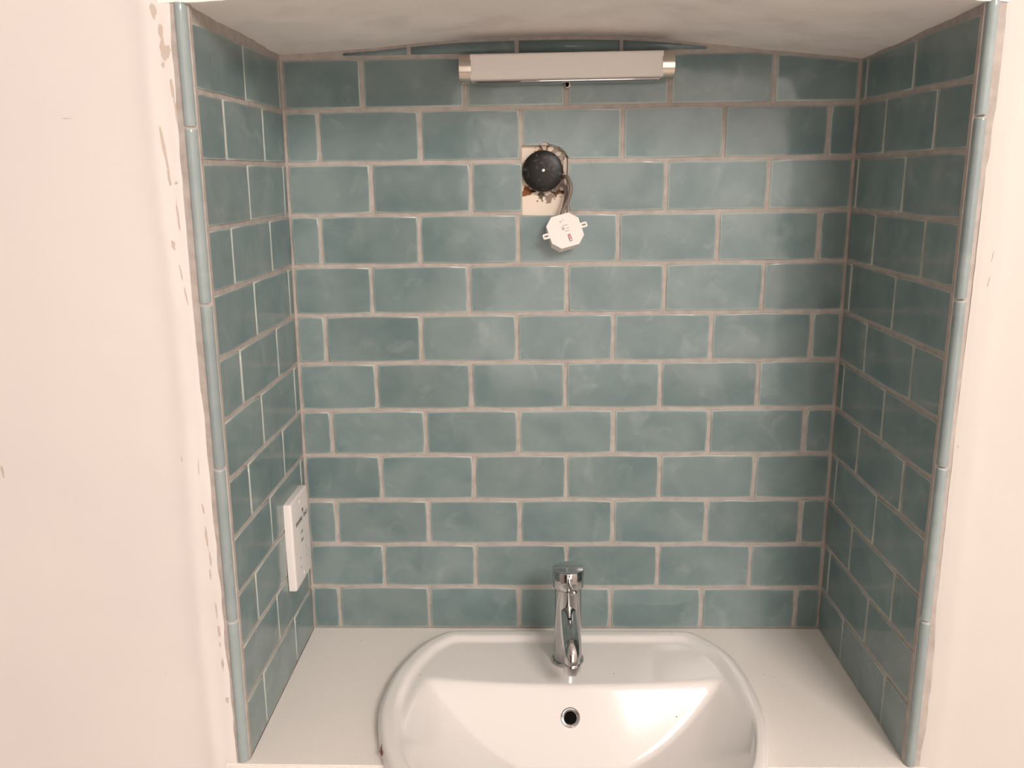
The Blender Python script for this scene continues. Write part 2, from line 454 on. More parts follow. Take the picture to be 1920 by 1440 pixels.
# chips and bare patches where the paint came off beside the left trim, scuffs further out
def blob(bm, x, z, w_, h_, tilt, seed, y0, n=14, th=0.0007):
    pts = []
    rs = random.Random(seed)
    for i in range(n):
        a = 2 * math.pi * i / n
        r = 1 + rs.uniform(-0.35, 0.35)
        px, pz = math.cos(a) * w_ / 2 * r, math.sin(a) * h_ / 2 * r
        pts.append((x + px * math.cos(tilt) - pz * math.sin(tilt), z + px * math.sin(tilt) + pz * math.cos(tilt)))
    f = [bm.verts.new((px, y0(px, pz) - 0.00035, pz)) for px, pz in pts]; b = [bm.verts.new((px, y0(px, pz) + th, pz)) for px, pz in pts]
    bm.faces.new(f); bm.faces.new(b[::-1])
    for i in range(n): bm.faces.new((f[i], f[(i + 1) % n], b[(i + 1) % n], b[i]))


def ysurf(side):
    def f(x, z):
        if side < 0: return wall_left_f(XL + KL * z - GW + 0.0012 * math.sin(z * 7 + 1) + 0.0005 * mn.noise(Vector((z * 60, 1.3, 0))) - x, z)[1]
        return wall_right_f(x - (XR + GW + 0.0010 * math.sin(z * 6 + 2) + 0.0005 * mn.noise(Vector((z * 60, 5.3, 0)))), z)[1]
    return f


yl = ysurf(-1)
marks = [(-0.4400, 0.944, 0.006, 0.016, 0.1), (-0.4340, 0.920, 0.005, 0.022, 0.05), (-0.4318, 0.902, 0.010, 0.020, 0.1), (-0.4353, 0.888, 0.004, 0.006, 0),
         (-0.4272, 0.862, 0.0035, 0.030, 0.05), (-0.4262, 0.838, 0.0018, 0.024, 0.06), (-0.4432, 0.800, 0.0030, 0.056, 0.10), (-0.4408, 0.765, 0.003, 0.022, 0.1),
         (-0.4335, 0.760, 0.004, 0.0035, 0.4), (-0.4350, 0.722, 0.0022, 0.036, 0.02), (-0.4435, 0.690, 0.0045, 0.010, 0), (-0.4380, 0.657, 0.0016, 0.020, 0.12),
         (-0.4350, 0.632, 0.0016, 0.024, 0.14), (-0.4395, 0.417, 0.0012, 0.020, -0.05), (-0.4383, 0.326, 0.0030, 0.026, 0.05), (-0.4362, 0.297, 0.0020, 0.020, 0.03),
         (-0.4382, 0.275, 0.0024, 0.016, 0), (-0.4350, 0.224, 0.0018, 0.022, 0.02), (-0.4342, 0.196, 0.0034, 0.018, 0), (-0.4345, 0.176, 0.002, 0.008, 0),
         (-0.4335, 0.148, 0.0028, 0.016, 0), (-0.4320, 0.095, 0.004, 0.010, 0), (-0.5510, 0.832, 0.010, 0.0010, -0.02), (-0.6860, 0.413, 0.003, 0.018, 0.1), (-0.4590, 0.430, 0.0012, 0.007, 0),
         (-0.5100, 0.135, 0.0010, 0.0015, 0), (-0.4390, 0.365, 0.0022, 0.013, 0.05)]
for k, (x, z, a, b, t) in enumerate(marks):
    bm = bmesh.new(); blob(bm, x, z, a, b, t, k, yl)
    obj('paint_chip', bm, M['filler'], wl, smooth=False)
yr = ysurf(1)
for k, (x, z, a, b, t) in enumerate([(0.4830, 0.442, 0.0025, 0.0028, 0), (0.4955, 0.640, 0.0015, 0.012, -0.1), (0.4965, 0.668, 0.001, 0.012, -0.1)]):
    bm = bmesh.new(); blob(bm, x, z, a, b, t, 50 + k, yr)
    obj('paint_chip', bm, M['filler'], wr, smooth=False)


# ------------------------------------------------------------------ tiles
def hash_(a, b): return random.Random(int(a * 7919 + b * 104729)).uniform


def side_pts(a, b, n, amp, r):
    """points from a towards b (excluding b) with a little wander"""
    out = []; dx, dy = b[0] - a[0], b[1] - a[1]; L_ = math.hypot(dx, dy)
    for i in range(n):
        t = i / n; k = 0 if i == 0 else r(-amp, amp)
        out.append((a[0] + dx * t - dy / L_ * k, a[1] + dy * t + dx / L_ * k))
    return out


def make_tile(poly, parent, seed, name='tile', th=0.009, bev=0.0015, seg=2, wander=True, tilt=True, m=None):
    """poly: outline in wall coordinates (u, v), counter-clockwise; face lies near w = 0"""
    r = hash_(seed, 3)
    cu = sum(p[0] for p in poly) / len(poly); cv = sum(p[1] for p in poly) / len(poly)
    loc = [(p[0] - cu, p[1] - cv) for p in poly]
    if wander:
        q = []
        for i in range(len(loc)):
            a, b = loc[i], loc[(i + 1) % len(loc)]
            L_ = math.hypot(b[0] - a[0], b[1] - a[1])
            q += side_pts(a, b, 4 if L_ > 0.06 else 2 if L_ > 0.02 else 1, 0.0006, r)
        loc = q
    bm = bmesh.new()
    lo = [bm.verts.new((x, y, -th)) for x, y in loc]; hi = [bm.verts.new((x, y, 0)) for x, y in loc]
    n = len(loc); top = bm.faces.new(hi)
    for i in range(n): bm.faces.new((lo[i], lo[(i + 1) % n], hi[(i + 1) % n], hi[i]))
    lay = bm.verts.layers.float.new('rim')
    if bev: bmesh.ops.bevel(bm, geom=list(top.edges), offset=bev, segments=seg, affect='EDGES', profile=0.5)
    top = max(bm.faces, key=lambda f: f.calc_area() if f.normal.z > 0.9 or len(f.verts) >= n else 0)
    # rim attribute: 1 on the arris, 0 once inside
    hmin = min(max(p[0] for p in loc) - min(p[0] for p in loc), max(p[1] for p in loc) - min(p[1] for p in loc))
    if bev: bmesh.ops.inset_region(bm, faces=[top], thickness=min(0.0012, 0.12 * hmin), depth=0.00008)
    for v in bm.verts: v[lay] = 1.0
    if bev: bmesh.ops.inset_region(bm, faces=[top], thickness=min(0.0030, 0.15 * hmin), depth=0.0001)
    rim1 = set()
    for e in [e for v in top.verts for e in v.link_edges]:
        for v in e.verts:
            if v not in top.verts: rim1.add(v)
    if bev:
        for v in rim1: v[lay] = 0.45
    for v in top.verts: v[lay] = 0.0
    for f in bm.faces: f.smooth = True
    me = bpy.data.meshes.new(name); bm.to_mesh(me); bm.free()
    o = link(name, me, m or M['tile'], parent, False)
    o.location = (cu, cv, r(-0.0002, 0.0003))
    if tilt: o.rotation_euler = (r(-0.006, 0.006), r(-0.004, 0.004), 0)
    return o


def wall_frame(name, mtx, bm, m):
    o = obj(name, bm, m, smooth=False); o.matrix_world = mtx
    return tag(o, kind='structure')


G = 0.0031       # half joint
HX0, HX1, HZ0, HZ1 = -0.0420, 0.0285, 0.7045, 0.8110      # opening in the back wall

# back wall: u = x, v = z, w = -y
mb = Matrix(((1, 0, 0, 0), (0, 0, -1, 0), (0, 1, 0, 0), (0, 0, 0, 1)))
bm = bmesh.new()
x0, x1 = XL - 0.012, XR + 0.012
for a in ((x0, HX0, -0.05, 0.975), (HX1, x1, -0.05, 0.975), (HX0, HX1, -0.05, HZ0 - 0.0008), (HX0, HX1, HZ1, 0.975)):
    box(bm, a[0], a[1], a[2], a[3], -0.05, -0.0016)
wb = wall_frame('wall_back', mb, bm, M['grout'])


def zline(tab, i, t):
    a, b = tab[i]; return a + (b - a) * t


def back_x(z, side): return XL + KL * z if side < 0 else XR


for r_ in range(-1, 12):
    js = list(BJ[r_]); W = XR - XL
    edges = [None] + js + [None]
    for k in range(len(edges) - 1):
        e0, e1 = edges[k], edges[k + 1]
        rr = hash_(r_, k)
        zc = 0.5 * (BACK[max(r_, 0)][0] + BACK[max(r_, 0) + 1][0])
        xa = e0 + G + rr(-0.0005, 0.0005) if e0 is not None else back_x(zc, -1) + 0.0035
        xb = e1 - G + rr(-0.0005, 0.0005) if e1 is not None else XR - 0.0035
        ta, tb = (xa - XL) / W, (xb - XL) / W
        if r_ == -1:
            zt0 = zt1 = 1.02
            zb0, zb1 = zline(BACK, 0, ta) + G, zline(BACK, 0, tb) + G
        else:
            zt0, zt1 = zline(BACK, r_, ta) - G, zline(BACK, r_, tb) - G
            zb0, zb1 = zline(BACK, r_ + 1, ta) + G, zline(BACK, r_ + 1, tb) + G
        if r_ == 11: zb0 = zb1 = 0.0022
        sk = rr(-0.0005, 0.0005)
        poly = [(xa, zb0), (xb, zb1), (xb + sk, zt1), (xa + sk, zt0)]
        if r_ <= 0:          # trimmed under the arched soffit
            ts = [xb + (xa - xb) * i / 6 for i in range(7)]
            top = [(x, min(zt1 + (zt0 - zt1) * i / 6, arch(x) - 0.0045)) for i, x in enumerate(ts)]
            if r_ == -1:
                keep = [(x, z) for x, z in top if z > zb0 + (zb1 - zb0) * (x - xa) / (xb - xa) + 0.0022]
                if len(keep) < 3: continue
                xs = [p[0] for p in keep]
                f = lambda x: zb0 + (zb1 - zb0) * (x - xa) / (xb - xa)
                poly = [(min(xs), f(min(xs))), (max(xs), f(max(xs)))] + keep
            else: poly = [(xa, zb0), (xb, zb1)] + top
            make_tile(poly, wb, r_ * 31 + k + 500, wander=False, bev=0.0 if r_ == -1 else 0.0015)
            continue
        if r_ == 1 and xa < HX1 < xb:      # notched over the opening
            j = 0.0
            poly = [(HX1 + 0.003, zb0), (xb, zb1), (xb + sk, zt1), (xa + sk, zt0), (xa, HZ1 + 0.0005), (-0.0135, HZ1), (-0.0130, HZ1 + 0.0055), (-0.0035, HZ1 + 0.0060),
                    (-0.0020, HZ1 + 0.0010), (0.012, HZ1 - 0.0002), (0.0185, HZ1 - 0.0035), (0.0240, HZ1 - 0.0090), (0.0272, HZ1 - 0.0160)]
            make_tile(poly, wb, 900, wander=False, bev=0.0010)
            continue
        if r_ == 2 and xa < HX0 < xb: poly = [(xa, zb0), (HX0 - 0.0003, zb1), (HX0 - 0.0003, zt1), (xa + sk, zt0)]
        make_tile(poly, wb, r_ * 31 + k)

# side walls
LN = Matrix.Rotation(0, 4, 'X')
up = Vector((KL, 0, 1)).normalized(); uu = Vector((0, 1, 0)); ww = uu.cross(up)
ml = Matrix((( uu.x, up.x, ww.x, XL), (uu.y, up.y, ww.y, 0), (uu.z, up.z, ww.z, 0), (0, 0, 0, 1)))
up = Vector((0, 0, 1)); uu = Vector((0, -1, 0)); ww = uu.cross(up)
mr = Matrix(((uu.x, up.x, ww.x, XR), (uu.y, up.y, ww.y, 0), (uu.z, up.z, ww.z, 0), (0, 0, 0, 1)))
bm = bmesh.new(); box(bm, -DF - 0.0035, 0.05, -0.05, 0.957, -0.05, -0.0014); wla = wall_frame('wall_left', ml, bm, M['grout'])
bm = bmesh.new(); box(bm, -0.05, DF + 0.0035, -0.05, 0.950, -0.05, -0.0014); wra = wall_frame('wall_right', mr, bm, M['grout'])
for side, tab, jt, wall in ((-1, LEFT, LJ, wla), (1, RIGHT, RJ, wra)):
    for r_ in range(12):
        ds = [None] + list(jt[r_]) + [None]
        for k in range(len(ds) - 1):
            rr = hash_(r_ + side * 50, k)
            g2 = 0.0024
            d0 = ds[k] + g2 + rr(-0.0004, 0.0004) if ds[k] is not None else 0.0030
            d1 = ds[k + 1] - g2 + rr(-0.0004, 0.0004) if ds[k + 1] is not None else DF - 0.0035
            t0, t1 = d0 / DF, d1 / DF
            za0, za1 = zline(tab, r_, t0) - G, zline(tab, r_, t1) - G
            zb0, zb1 = zline(tab, r_ + 1, t0) + G, zline(tab, r_ + 1, t1) + G
            if r_ == 11: zb0 = zb1 = 0.0018
            if side < 0: poly = [(-d1, zb1), (-d0, zb0), (-d0, za0), (-d1, za1)]
            else: poly = [(d0, zb0), (d1, zb1), (d1, za1), (d0, za0)]
            make_tile(poly, wall, 3000 + side * 1000 + r_ * 31 + k, wander=(d1 - d0) > 0.05, bev=0.0012)

# ------------------------------------------------------------------ edge trims: rounded glazed edge tiles, with grout on their outer side
def trim(name, side, joints):
    bmg = bmesh.new()
    def px(z): return (XL + KL * z) if side < 0 else XR
    zt = 0.955 if side < 0 else 0.945
    zs = lin(-0.03, zt, 60)
    # grout core behind and outside the trim
    prof = [(-0.001, -DF + 0.006), (-0.001, -DF - 0.001), (0.008, -DF - 0.0075), (GW + 0.004, YP + 0.0014), (GW + 0.004, -DF + 0.010)]
    rings = [[bmg.verts.new((px(z) + side * (a + (0.0006 * mn.noise(Vector((z * 80, 0, 4))) if i == 3 else 0)), b, z)) for i, (a, b) in enumerate(prof)] for z in zs]
    for a, b in zip(rings, rings[1:]):
        for i in range(5): bmg.faces.new((a[i], a[(i + 1) % 5], b[(i + 1) % 5], b[i]))
    bmg.faces.new(rings[0][::-1]); bmg.faces.new(rings[-1])
    t = tag(obj(name, bmg, M['grout'], smooth=False), kind='structure')
    R_ = 0.0082 if side < 0 else 0.0066
    sl = 0.0 if side < 0 else 0.0030
    arc = [(0.0, -DF + 0.004), (-0.0002, -DF - 0.0012 - sl)]
    for i in range(1, 8):
        a = math.pi / 2 * i / 7
        arc.append((R_ * (1 - math.cos(a)) - 0.0002, -DF - 0.0020 - sl - R_ * math.sin(a)))
    arc += [(R_ + 0.0025, -DF - 0.0018 - sl - R_), (R_ + 0.0033, -DF - 0.0008 - sl - R_), (R_ + 0.0034, -DF + 0.004)]
    zz = [-0.0] + joints + [zt - 0.001]
    for a, b in zip(zz, zz[1:]):
        bm = bmesh.new(); lay = bm.verts.layers.float.new('rim')
        c = (a + b) / 2; rs = hash_(a * 100, side)
        j0, j1 = rs(-0.0005, 0.0005), rs(-0.0005, 0.0005)
        lv = [(a + 0.0012, 0.0012), (a + 0.0018, 0.0004), (a + 0.0030, 0.0)] + [(z, 0.0) for z in lin(a + 0.01, b - 0.01, 5)] + [(b - 0.0030, 0.0), (b - 0.0018, 0.0004), (b - 0.0012, 0.0012)]
        rg = []
        cx, cy = 0.006, -DF + 0.0
        for z, sh in lv:
            jj = j0 + (j1 - j0) * (z - a) / (b - a)
            ring = []
            for (p, q) in arc:
                dx, dy = cx - p, cy - q; L_ = math.hypot(dx, dy)
                v = bm.verts.new((px(z) + side * (p + dx / L_ * sh) + jj, q + dy / L_ * sh, z - c)); v[lay] = 0.9 if sh > 0 else 0.12
                ring.append(v)
            rg.append(ring)
        for r0, r1 in zip(rg, rg[1:]):
            for i in range(len(arc)): bm.faces.new((r0[i], r0[(i + 1) % len(arc)], r1[(i + 1) % len(arc)], r1[i]))
        bm.faces.new(rg[0][::-1]); bm.faces.new(rg[-1])
        o = obj('edge_tile', bm, M['edge_tile'], t, angle=50); o.location = (0, 0, c)


trim('trim_1', -1, [0.2085, 0.4155, 0.6200, 0.8210])
trim('trim_2', 1, [0.2110, 0.4155, 0.6190, 0.8225])

# ------------------------------------------------------------------ opening in the back wall
bm = bmesh.new(); box(bm, HX0 - 0.004, HX1 + 0.004, 0.0095, 0.014, HZ0 - 0.004, HZ1 + 0.010)
o = obj('exposed_board', bm, M['recess'], None, smooth=False); o.parent = wb; o.matrix_parent_inverse = mb.inverted()
tag(o, 'cream board showing in the hole cut through the tiles, stained brown')
# crumbs of plaster and adhesive standing on the board
for k, (x, z, a, b) in enumerate([(0.0245, 0.781, 0.006, 0.030), (0.0258, 0.735, 0.0045, 0.040), (-0.003, 0.741, 0.010, 0.009), (0.006, 0.745, 0.006, 0.007), (-0.0085, 0.8085, 0.006, 0.012),
                                  (0.0135, 0.798, 0.013, 0.006)]):
    bm = bmesh.new(); blob(bm, x, z, a, b, 0.1 * k, 70 + k, lambda x_, z_: 0.0065, th=0.0035)
    o = obj('adhesive_lump', bm, M['filler'], None); o.parent = wb; o.matrix_parent_inverse = mb.inverted()

# black round cap in front of the hole
cap = empty('blanking_cap', (-0.0102, 0.0, 0.7725), 'scuffed black round cap over the hole in the back tiles', 'cap')
bm = bmesh.new()
lathe(bm, [(0, -0.010), (0.024, -0.010), (0.030, -0.006), (0.0312, -0.001), (0.0312, 0.004), (0.0300, 0.0065), (0.0265, 0.0080), (0.020, 0.0092), (0.010, 0.0099), (0, 0.0100)], 48, axis((0, 0.001, 0), (0, -1, 0.03)))
obj('dome', bm, M['black'], cap)
bm = bmesh.new(); lathe(bm, [(0, 0), (0.0026, 0), (0.0026, 0.0006), (0.0016, 0.0010), (0.0015, 0.0006), (0, 0.0006)], 16, axis((0.0008, -0.0087, 0.0015), (0, -1, 0)))
tag(obj('centre_boss', bm, M['satin'], cap), 'small bright boss in the middle')

# cable
cb = empty('power_cable', (0.022, 0.0, 0.742), 'grey cable looping from behind the black cap down to the white box', 'cable')
bm = bmesh.new()
tube(bm, crom([(-0.014, 0.0078, -0.0), (-0.004, 0.0045, 0.018), (0.003, -0.006, 0.022), (0.0085, -0.016, 0.014), (0.0100, -0.021, 0.002), (0.006, -0.020, -0.012), (0.000, -0.018, -0.024), (-0.0035, -0.019, -0.034), (-0.0035, -0.0215, -0.041)], 8), 0.0031, 12)
obj('sheath', bm, M['cable'], cb)
bm = bmesh.new()
tube(bm, crom([(-0.010, 0.0070, 0.005), (-0.003, 0.003, 0.010), (0.0030, -0.004, 0.004), (0.0035, -0.008, -0.008), (0.000, -0.012, -0.022), (-0.0030, -0.018, -0.036), (-0.0030, -0.0205, -0.041)], 8), 0.0026, 12)
tag(obj('core_wire', bm, M['cable'], cb), 'second strand lying behind')

# white electrical module hanging on the cable
mod = empty('electrical_module', (0.0228, -0.030, 0.6830), 'white octagonal plastic module with two lugs hanging below the wall hole', 'electrical box')
Rm = Matrix.Rotation(math.radians(7), 4, 'Z') @ Matrix.Rotation(math.radians(67), 4, 'X') @ Matrix.Rotation(math.radians(15), 4, 'Z')
h, c_ = 0.0262, 0.0120
octo = [(-h, -h + c_), (-h + c_, -h), (h - c_, -h), (h, -h + c_), (h, h - c_), (h - c_, h), (-h + c_, h), (-h, h - c_)]
def parts(name, bm, m, p, M_, **k):
    bmesh.ops.transform(bm, matrix=M_, verts=bm.verts); return obj(name, bm, m, p, **k)
bm = bmesh.new(); prism(bm, [(x * 0.93, y * 0.93) for x, y in octo], -0.019, 0.0, 0.0)
parts('housing', bm, M['plastic'], mod, Rm, angle=20)
bm = bmesh.new(); prism(bm, octo, -0.0005, 0.0040, 0.0008)
parts('lid', bm, M['plastic_w'], mod, Rm, angle=20)
for s in (-1, 1):
    bm = bmesh.new()
    sx = s * (h + 0.0045); yy = 0.001 * s
    outer = [(-0.0060, -0.0042), (0.0035, -0.0042), (0.0052, -0.0028), (0.0052, 0.0028), (0.0035, 0.0042), (-0.0060, 0.0042)]
    inner = [(-0.0030, -0.0012), (0.0022, -0.0012), (0.0030, -0.0005), (0.0030, 0.0005), (0.0022, 0.0012), (-0.0030, 0.0012)]
    for z in (0,):
        A = [[bm.verts.new((sx + s * x, yy + y, zz)) for x, y in outer] for zz in (0.0012, 0.0036)]
        B = [[bm.verts.new((sx + s * x, yy + y, zz)) for x, y in inner] for zz in (0.0012, 0.0036)]
    for i in range(6):
        j = (i + 1) % 6
        bm.faces.new((A[0][i], A[0][j], A[1][j], A[1][i])); bm.faces.new((B[0][i], B[0][j], B[1][j], B[1][i]))
        bm.faces.new((A[1][i], A[1][j], B[1][j], B[1][i])); bm.faces.new((A[0][i], A[0][j], B[0][j], B[0][i]))
    parts('lug', bm, M['plastic'], mod, Rm, smooth=False)
def rrect(cx, cy, w_, h_, r, n=4, rot=0):
    out = []
    for sx, sy, a0 in ((1, 1, 0), (-1, 1, 90), (-1, -1, 180), (1, -1, 270)):
        for i in range(n + 1):
            a = math.radians(a0 + 90 * i / n)
            x, y = sx * (w_ / 2 - r) + r * math.cos(a), sy * (h_ / 2 - r) + r * math.sin(a)
            out.append((cx + x * math.cos(rot) - y * math.sin(rot), cy + x * math.sin(rot) + y * math.cos(rot)))
    return out
bm = bmesh.new(); prism(bm, rrect(0.0035, -0.0130, 0.0046, 0.0118, 0.0014), 0.0038, 0.0046, 0.0003)
sw = parts('slot', bm, M['ink'], mod, Rm)
bm = bmesh.new(); prism(bm, rrect(0.0035, -0.0113, 0.0032, 0.0068, 0.0008), 0.0044, 0.0050, 0.0003)
tag(parts('pink_slider', bm, M['red'], sw, Rm), 'pink slider in the slot')
bm = bmesh.new(); prism(bm, rrect(0.0035, -0.0166, 0.0030, 0.0028, 0.0008), 0.0044, 0.0049, 0.0003)
tag(parts('slider_end', bm, M['plastic'], sw, Rm), 'pale end of the slider')
bm = bmesh.new(); prism(bm, rrect(-0.0022, 0.0035, 0.0044, 0.0050, 0.0015), 0.0039, 0.0043)
parts('key_slot', bm, M['pale_ink'], mod, Rm)
bm = bmesh.new()
for (x, y, w_, h_) in ((0.0020, 0.0078, 0.0085, 0.0014), (0.0048, 0.0028, 0.0062, 0.0012), (0.0025, -0.0015, 0.0066, 0.0012), (-0.0030, 0.0150, 0.0012, 0.0032), (-0.0030, 0.0150, 0.0032, 0.0010), (0.0015, 0.0160, 0.0050, 0.0006)):
    prism(bm, [(x - w_ / 2, y - h_ / 2), (x + w_ / 2, y - h_ / 2), (x + w_ / 2, y + h_ / 2), (x - w_ / 2, y + h_ / 2)], 0.0039, 0.0042)
tag(parts('print', bm, M['pale_ink'], mod, Rm, smooth=False), 'faint illegible grey print')
bm = bmesh.new(); lathe(bm, [(0, 0), (0.0045, 0), (0.0045, 0.006), (0, 0.006)], 16, Matrix.Translation((-0.0035, 0.0235, -0.012)) @ Matrix.Rotation(-math.pi / 2, 4, 'X'))
parts('cable_entry', bm, M['dark'], mod, Rm)

# ------------------------------------------------------------------ wall light
wlgt = empty('wall_light', (0.0237, 0.0, 0.9195), 'slim bathroom wall light, frosted shade between two chrome end caps, under the arch', 'wall light')
T = Matrix.Rotation(math.radians(-0.35), 4, 'Y')
def d_prof(hh, dd, r, n=6):
    """cross section in (y, z): flat back on the wall, rounded front"""
    out = [(0.0, hh), ]
    for i in range(n + 1):
        a = math.radians(90 - 90 * i / n); out.append((-(dd - r) - r * math.cos(a), (hh - r) + r * math.sin(a)))
    for i in range(n + 1):
        a = math.radians(-90 * i / n); out.append((-(dd - r) - r * math.cos(a), -(hh - r) + r * math.sin(a)))
    out.append((0.0, -hh))
    return out
def sweep_x(bm, prof, x0, x1, bev=0.0):
    A = [bm.verts.new((x0, y, z)) for y, z in prof]; B = [bm.verts.new((x1, y, z)) for y, z in prof]; n = len(prof)
    for i in range(n): bm.faces.new((A[i], B[i], B[(i + 1) % n], A[(i + 1) % n]))
    f1 = bm.faces.new(A[::-1]); f2 = bm.faces.new(B)
    if bev: bmesh.ops.bevel(bm, geom=list(f1.edges) + list(f2.edges), offset=bev, segments=3, affect='EDGES', profile=0.5)
bm = bmesh.new(); sweep_x(bm, d_prof(0.0180, 0.054, 0.004), -0.1385, 0.1385)
parts('diffuser', bm, M['frost'], wlgt, T)
for s in (-1, 1):
    bm = bmesh.new(); sweep_x(bm, [(y, z) for y, z in d_prof(0.0200, 0.056, 0.0185, 10)], min(s * 0.1375, s * 0.1550), max(s * 0.1375, s * 0.1550), 0.002)
    o = parts('end_cap', bm, M['satin'], wlgt, T)
bm = bmesh.new(); box(bm, -0.134, 0.134, -0.047, -0.0015, -0.0212, -0.0178, 0.001)
parts('base_plate', bm, M['chrome'], wlgt, T)
bm = bmesh.new(); box(bm, -0.146, 0.146, -0.012, -0.0002, -0.0192, 0.0205, 0.001)
parts('back_plate', bm, M['satin'], wlgt, T)
ps = empty('cord_grommet', (0.0262, 0.0, 0.8968), 'tiny round metal grommet on the tiles just under the wall light', 'grommet')
bm = bmesh.new(); lathe(bm, [(0.0022, 0.002), (0.0022, 0.013), (0.0030, 0.0145), (0.0044, 0.014), (0.0050, 0.012), (0.0050, 0.0002), (0.0022, 0.0002)], 24, axis((0, 0, 0), (0, -1, 0)))
obj('collar', bm, M['satin'], ps)
bm = bmesh.new(); lathe(bm, [(0, 0.0), (0.0023, 0.0), (0.0023, 0.0085), (0, 0.0085)], 16, axis((0, 0, 0), (0, -1, 0)))
tag(obj('bore', bm, M['dark'], ps), 'dark bore')

# ------------------------------------------------------------------ shaver socket
sx_ = XL + KL * 0.206
sk = empty('shaver_socket', (sx_, -0.0850, 0.2065), 'white shaver socket plate on the left tiled side near the back corner', 'socket')
Rs = Matrix(((0, 0, 1, 0), (1, 0, 0, 0), (0, 1, 0, 0), (0, 0, 0, 1)))       # local x -> +Y, y -> +Z, z -> +X (off the wall)
PW, PH = 0.0955, 0.1450
bm = bmesh.new(); prism(bm, rrect(0, 0, PW, PH, 0.0045), 0.0004, 0.0128, 0.0038, 4)
parts('face_plate', bm, M['plastic'], sk, Rs)
for y in (-0.0600, 0.0600):
    bm = bmesh.new(); lathe(bm, [(0, 0.0127), (0.0036, 0.0127), (0.0036, 0.0133), (0.0030, 0.0137), (0, 0.0137)], 20, Matrix.Translation((0.0, y, 0)))
    s_ = parts('screw_cap', bm, M['plastic_w'], sk, Rs)
R3 = Rs.to_3x3()
def stext(body, size, x, y, b=0.0): return text('lettering', body, size, Rs @ Vector((x, y, 0.0129)), R3, M['ink'], sk, b)
stext('SHAVERS', 0.0088, -0.011, 0.0310, 0.0002)
stext('ONLY', 0.0088, 0.0270, 0.0310, 0.0002)
stext('115V', 0.0060, 0.000, 0.010)
stext('230V', 0.0060, 0.000, -0.004)
bm = bmesh.new()
prism(bm, rrect(0.012, 0.0435, 0.009, 0.0030, 0.0012), 0.0127, 0.0131); prism(bm, rrect(0.0138, 0.0395, 0.0022, 0.0060, 0.0008), 0.0127, 0.0131)
parts('razor_symbol', bm, M['ink'], sk, Rs)
for (x, y, a) in ((-0.016, -0.028, 0.5), (-0.016, -0.044, -0.5), (0.018, -0.022, 0.5), (0.018, -0.038, -0.5)):
    bm = bmesh.new(); prism(bm, rrect(x, y, 0.0058, 0.0032, 0.0014, rot=a), 0.0126, 0.01295)
    h_ = parts('pin_hole', bm, M['pale_ink'], sk, Rs)

# ------------------------------------------------------------------ wash basin
BH = 0.021
outl = crom([(-0.120, -0.0400), (-0.040, -0.0392), (0.031, -0.0390), (0.110, -0.0390), (0.190, -0.0392), (0.2260, -0.0400), (0.2440, -0.0485), (0.2690, -0.0800), (0.2870, -0.1130), (0.2985, -0.1640), (0.3030, -0.2300), (0.2980, -0.2950),
             (0.2840, -0.3560), (0.262, -0.412), (0.222, -0.460), (0.165, -0.495), (0.098, -0.512), (0.027, -0.517), (-0.045, -0.512), (-0.112, -0.495), (-0.168, -0.460), (-0.2080, -0.412), (-0.2360, -0.345),
             (-0.2505, -0.285), (-0.2530, -0.2350), (-0.2470, -0.180), (-0.2345, -0.1330), (-0.2120, -0.0830), (-0.1830, -0.0500), (-0.1640, -0.0405)], 5, closed=True)
BC = Vector((0.027, -0.255, 0))
XC = 0.033


def smin(a, b, k):
    h = max(k - abs(a - b), 0) / k
    return min(a, b) - h * h * k * 0.25


def smax(a, b, k): return -smin(-a, -b, k)


def edist(x, y):
    best = 9
    n = len(outl)
    for i in range(n):
        a, b = outl[i], outl[(i + 1) % n]
        abx, aby = b.x - a.x, b.y - a.y
        t = max(0, min(1, ((x - a.x) * abx + (y - a.y) * aby) / (abx * abx + aby * aby + 1e-12)))
        d = math.hypot(x - a.x - abx * t, y - a.y - aby * t)
        if d < best: best = d
    return best


def sstep(a, b, t):
    t = max(0, min(1, (t - a) / (b - a))); return t * t * (3 - 2 * t)


def basin_z(x, y):
    e = edist(x, y)
    R_ = 0.012
    z = BH if e > R_ else (BH - 0.012) * min(1, e / 0.0008) + 0.012 * math.sqrt(max(0, 1 - (1 - e / R_) ** 2)) if e > 0 else 0.0
    z -= 0.0065 * sstep(0.021, 0.036, e)                       # rim band stands above the tap deck
    if e > 0.018:
        q = (x - XC) / 0.236
        yb = -0.199 + 0.018 * min(q * q, 1.4)                   # back edge of the bowl, bowed to the front in the middle
        deck = BH - 0.0065
        zback = deck - 1.55 * (yb - y)
        r2 = ((x - XC) / 0.247) ** 2 + ((y + 0.300) / (0.30 if y > -0.300 else 0.195)) ** 2
        zb = deck + 0.004 - 0.116 * (1 - r2)
        bowl = smax(zback, zb, 0.007)
        z = smin(z, bowl, 0.007)
    return z


# concentric rings, dense near the rim
ss = [1.0, 0.9985, 0.995, 0.989, 0.981, 0.972, 0.962, 0.95, 0.938, 0.925, 0.912, 0.90, 0.888, 0.875, 0.862, 0.85] + [0.85 - 0.85 * (i / 60.0) for i in range(1, 60)]
NP = 240
dense = []
n0 = len(outl)
lens = [0]
for i in range(n0): lens.append(lens[-1] + (outl[(i + 1) % n0] - outl[i]).length)
for k in range(NP):
    d = lens[-1] * k / NP
    i = max(j for j in range(n0) if lens[j] <= d)
    t = (d - lens[i]) / (lens[i + 1] - lens[i]); dense.append(outl[i].lerp(outl[(i + 1) % n0], t))
bm = bmesh.new()
rings = []
for s in ss:
    ring = []
    for p in dense:
        q = BC.lerp(Vector((p.x, p.y, 0)), s)
        ring.append(bm.verts.new((q.x, q.y, 0.0004 + (0 if s == 1.0 else basin_z(q.x, q.y)))))
    rings.append(ring)
